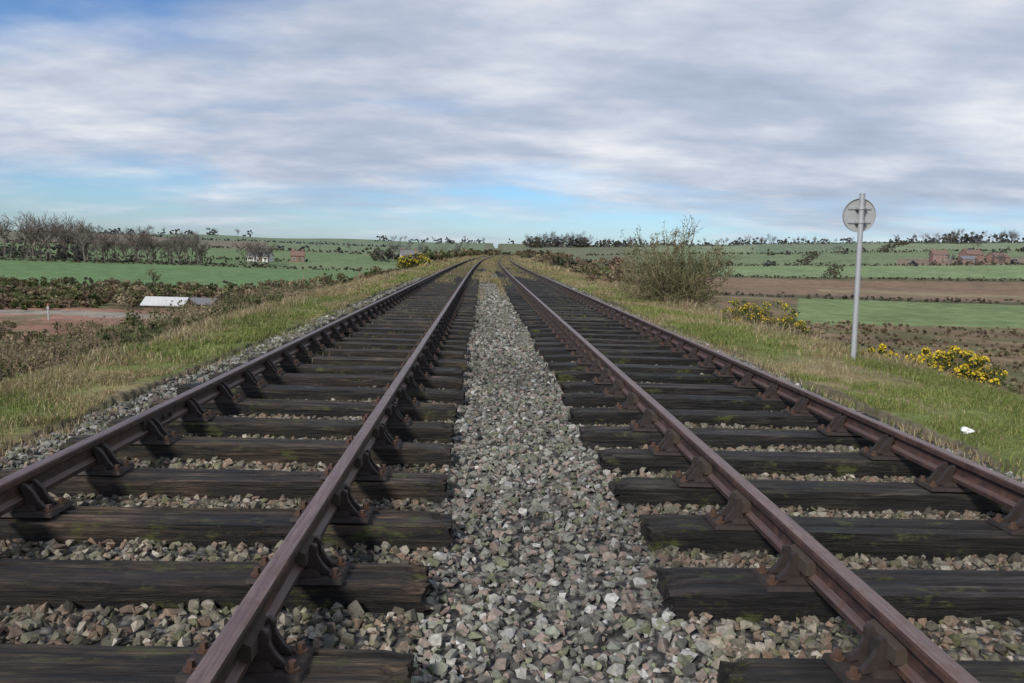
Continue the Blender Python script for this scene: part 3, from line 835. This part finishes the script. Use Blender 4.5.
# ---------------------------------------------------------------- sky & light
SUN_EL,SUN_AZ=36,215
w=bpy.data.worlds.new('World');sc.world=w;w.use_nodes=True;nt=w.node_tree
for n in list(nt.nodes):nt.nodes.remove(n)
out=N(nt,'ShaderNodeOutputWorld')
sky=N(nt,'ShaderNodeTexSky');sky.sky_type='NISHITA';sky.sun_disc=False
sky.sun_elevation=math.radians(SUN_EL);sky.sun_rotation=math.radians(SUN_AZ);sky.air_density=1.0;sky.dust_density=.5;sky.ozone_density=1.5
tc=N(nt,'ShaderNodeTexCoord');sx=N(nt,'ShaderNodeSeparateXYZ');nt.links.new(tc.outputs['Generated'],sx.inputs[0])
def M(op,a,b=None,c=None,clamp=False):
    n=N(nt,'ShaderNodeMath',operation=op,use_clamp=clamp)
    for i,v in enumerate((a,b,c)):
        if v is None:continue
        if isinstance(v,(int,float)):n.inputs[i].default_value=v
        else:nt.links.new(v,n.inputs[i])
    return n.outputs[0]
X,Y,Z=sx.outputs
tint=ramp(nt,Z,[(0.0,(.72,.94,1.34)),(.06,(.64,.92,1.30)),(.35,(.62,.90,1.22))])
b1=N(nt,'ShaderNodeBackground');b1.inputs[1].default_value=.105;nt.links.new(mixc(nt,1.0,sky.outputs[0],tint,'MULTIPLY'),b1.inputs[0])
zz=M('ADD',M('MAXIMUM',Z,0),.17)
cv=N(nt,'ShaderNodeCombineXYZ');nt.links.new(M('DIVIDE',X,zz),cv.inputs[0]);nt.links.new(M('DIVIDE',Y,zz),cv.inputs[1])
def mp(scale,rot,loc=(0,0,0)):
    m=N(nt,'ShaderNodeMapping');m.inputs['Scale'].default_value=scale;m.inputs['Rotation'].default_value=(0,0,math.radians(rot));m.inputs['Location'].default_value=loc
    nt.links.new(cv.outputs[0],m.inputs[0]);return m.outputs[0]
n1=noise(nt,mp((.85,1.25,1),22,(3.1,1.7,0)),1.0,8,.52)
n2=noise(nt,mp((2.1,3.0,1),28,(7,4,0)),1.0,8,.56)
n3=noise(nt,mp((.8,1.6,1),-10,(1,9,0)),1.0,4,.5)
lowm=M('MULTIPLY_ADD',Z,6.5,-.60)
lowm=M('MINIMUM',M('MAXIMUM',lowm,-.44),.20)
lft=M('MULTIPLY',M('MULTIPLY',M('MAXIMUM',M('MULTIPLY',M('ADD',X,.08),-1.0),0),M('MAXIMUM',M('SUBTRACT',Z,.17),0)),-24)
rgt=M('MULTIPLY',M('MAXIMUM',X,0),.32)
cov=M('ADD',M('ADD',M('ADD',M('MULTIPLY',n1,1.7),M('MULTIPLY',n2,.5)),lowm),M('ADD',lft,rgt))
fac=ramp(nt,M('SUBTRACT',cov,.45),[(.20,0.05),(.48,.58),(.76,.96)])
sh=ramp(nt,M('ADD',M('MULTIPLY',n2,.5),M('MULTIPLY',n3,.5)),[(.34,(.38,.44,.57)),(.46,(.49,.55,.67)),(.55,(.64,.68,.77)),(.66,(.86,.87,.90))])
b2=N(nt,'ShaderNodeBackground');b2.inputs[1].default_value=1.0;nt.links.new(sh,b2.inputs[0])
mx=N(nt,'ShaderNodeMixShader');nt.links.new(fac,mx.inputs[0]);nt.links.new(b1.outputs[0],mx.inputs[1]);nt.links.new(b2.outputs[0],mx.inputs[2])
nt.links.new(mx.outputs[0],out.inputs[0])
sl=bpy.data.lights.new('sun','SUN');sl.energy=4.0;sl.angle=math.radians(9);sl.color=(1,.945,.85)
so=bpy.data.objects.new('sun',sl);COL.objects.link(so)
a=math.radians(SUN_AZ);el=math.radians(SUN_EL)
dv=Vector((math.sin(a)*math.cos(el),math.cos(a)*math.cos(el),math.sin(el)))
so.rotation_euler=dv.to_track_quat('Z','Y').to_euler();so.location=dv*50

sc.view_settings.view_transform='Standard';sc.view_settings.look='None';sc.view_settings.exposure=0
cd=bpy.data.cameras.new('camera');cd.sensor_width=36;cd.lens=26.72;cd.clip_start=.05;cd.clip_end=9000
co=bpy.data.objects.new('camera',cd);COL.objects.link(co)
R=Matrix.Rotation(math.radians(-2.35),4,'Z')@Matrix.Rotation(math.radians(90-6.75),4,'X')@Matrix.Rotation(math.radians(1.8),4,'Z')
co.matrix_world=Matrix.Translation((0,0,1.335))@R
sc.camera=co
print('polys',sum(len(o.data.polygons) for o in bpy.data.objects if o.type=='MESH'))
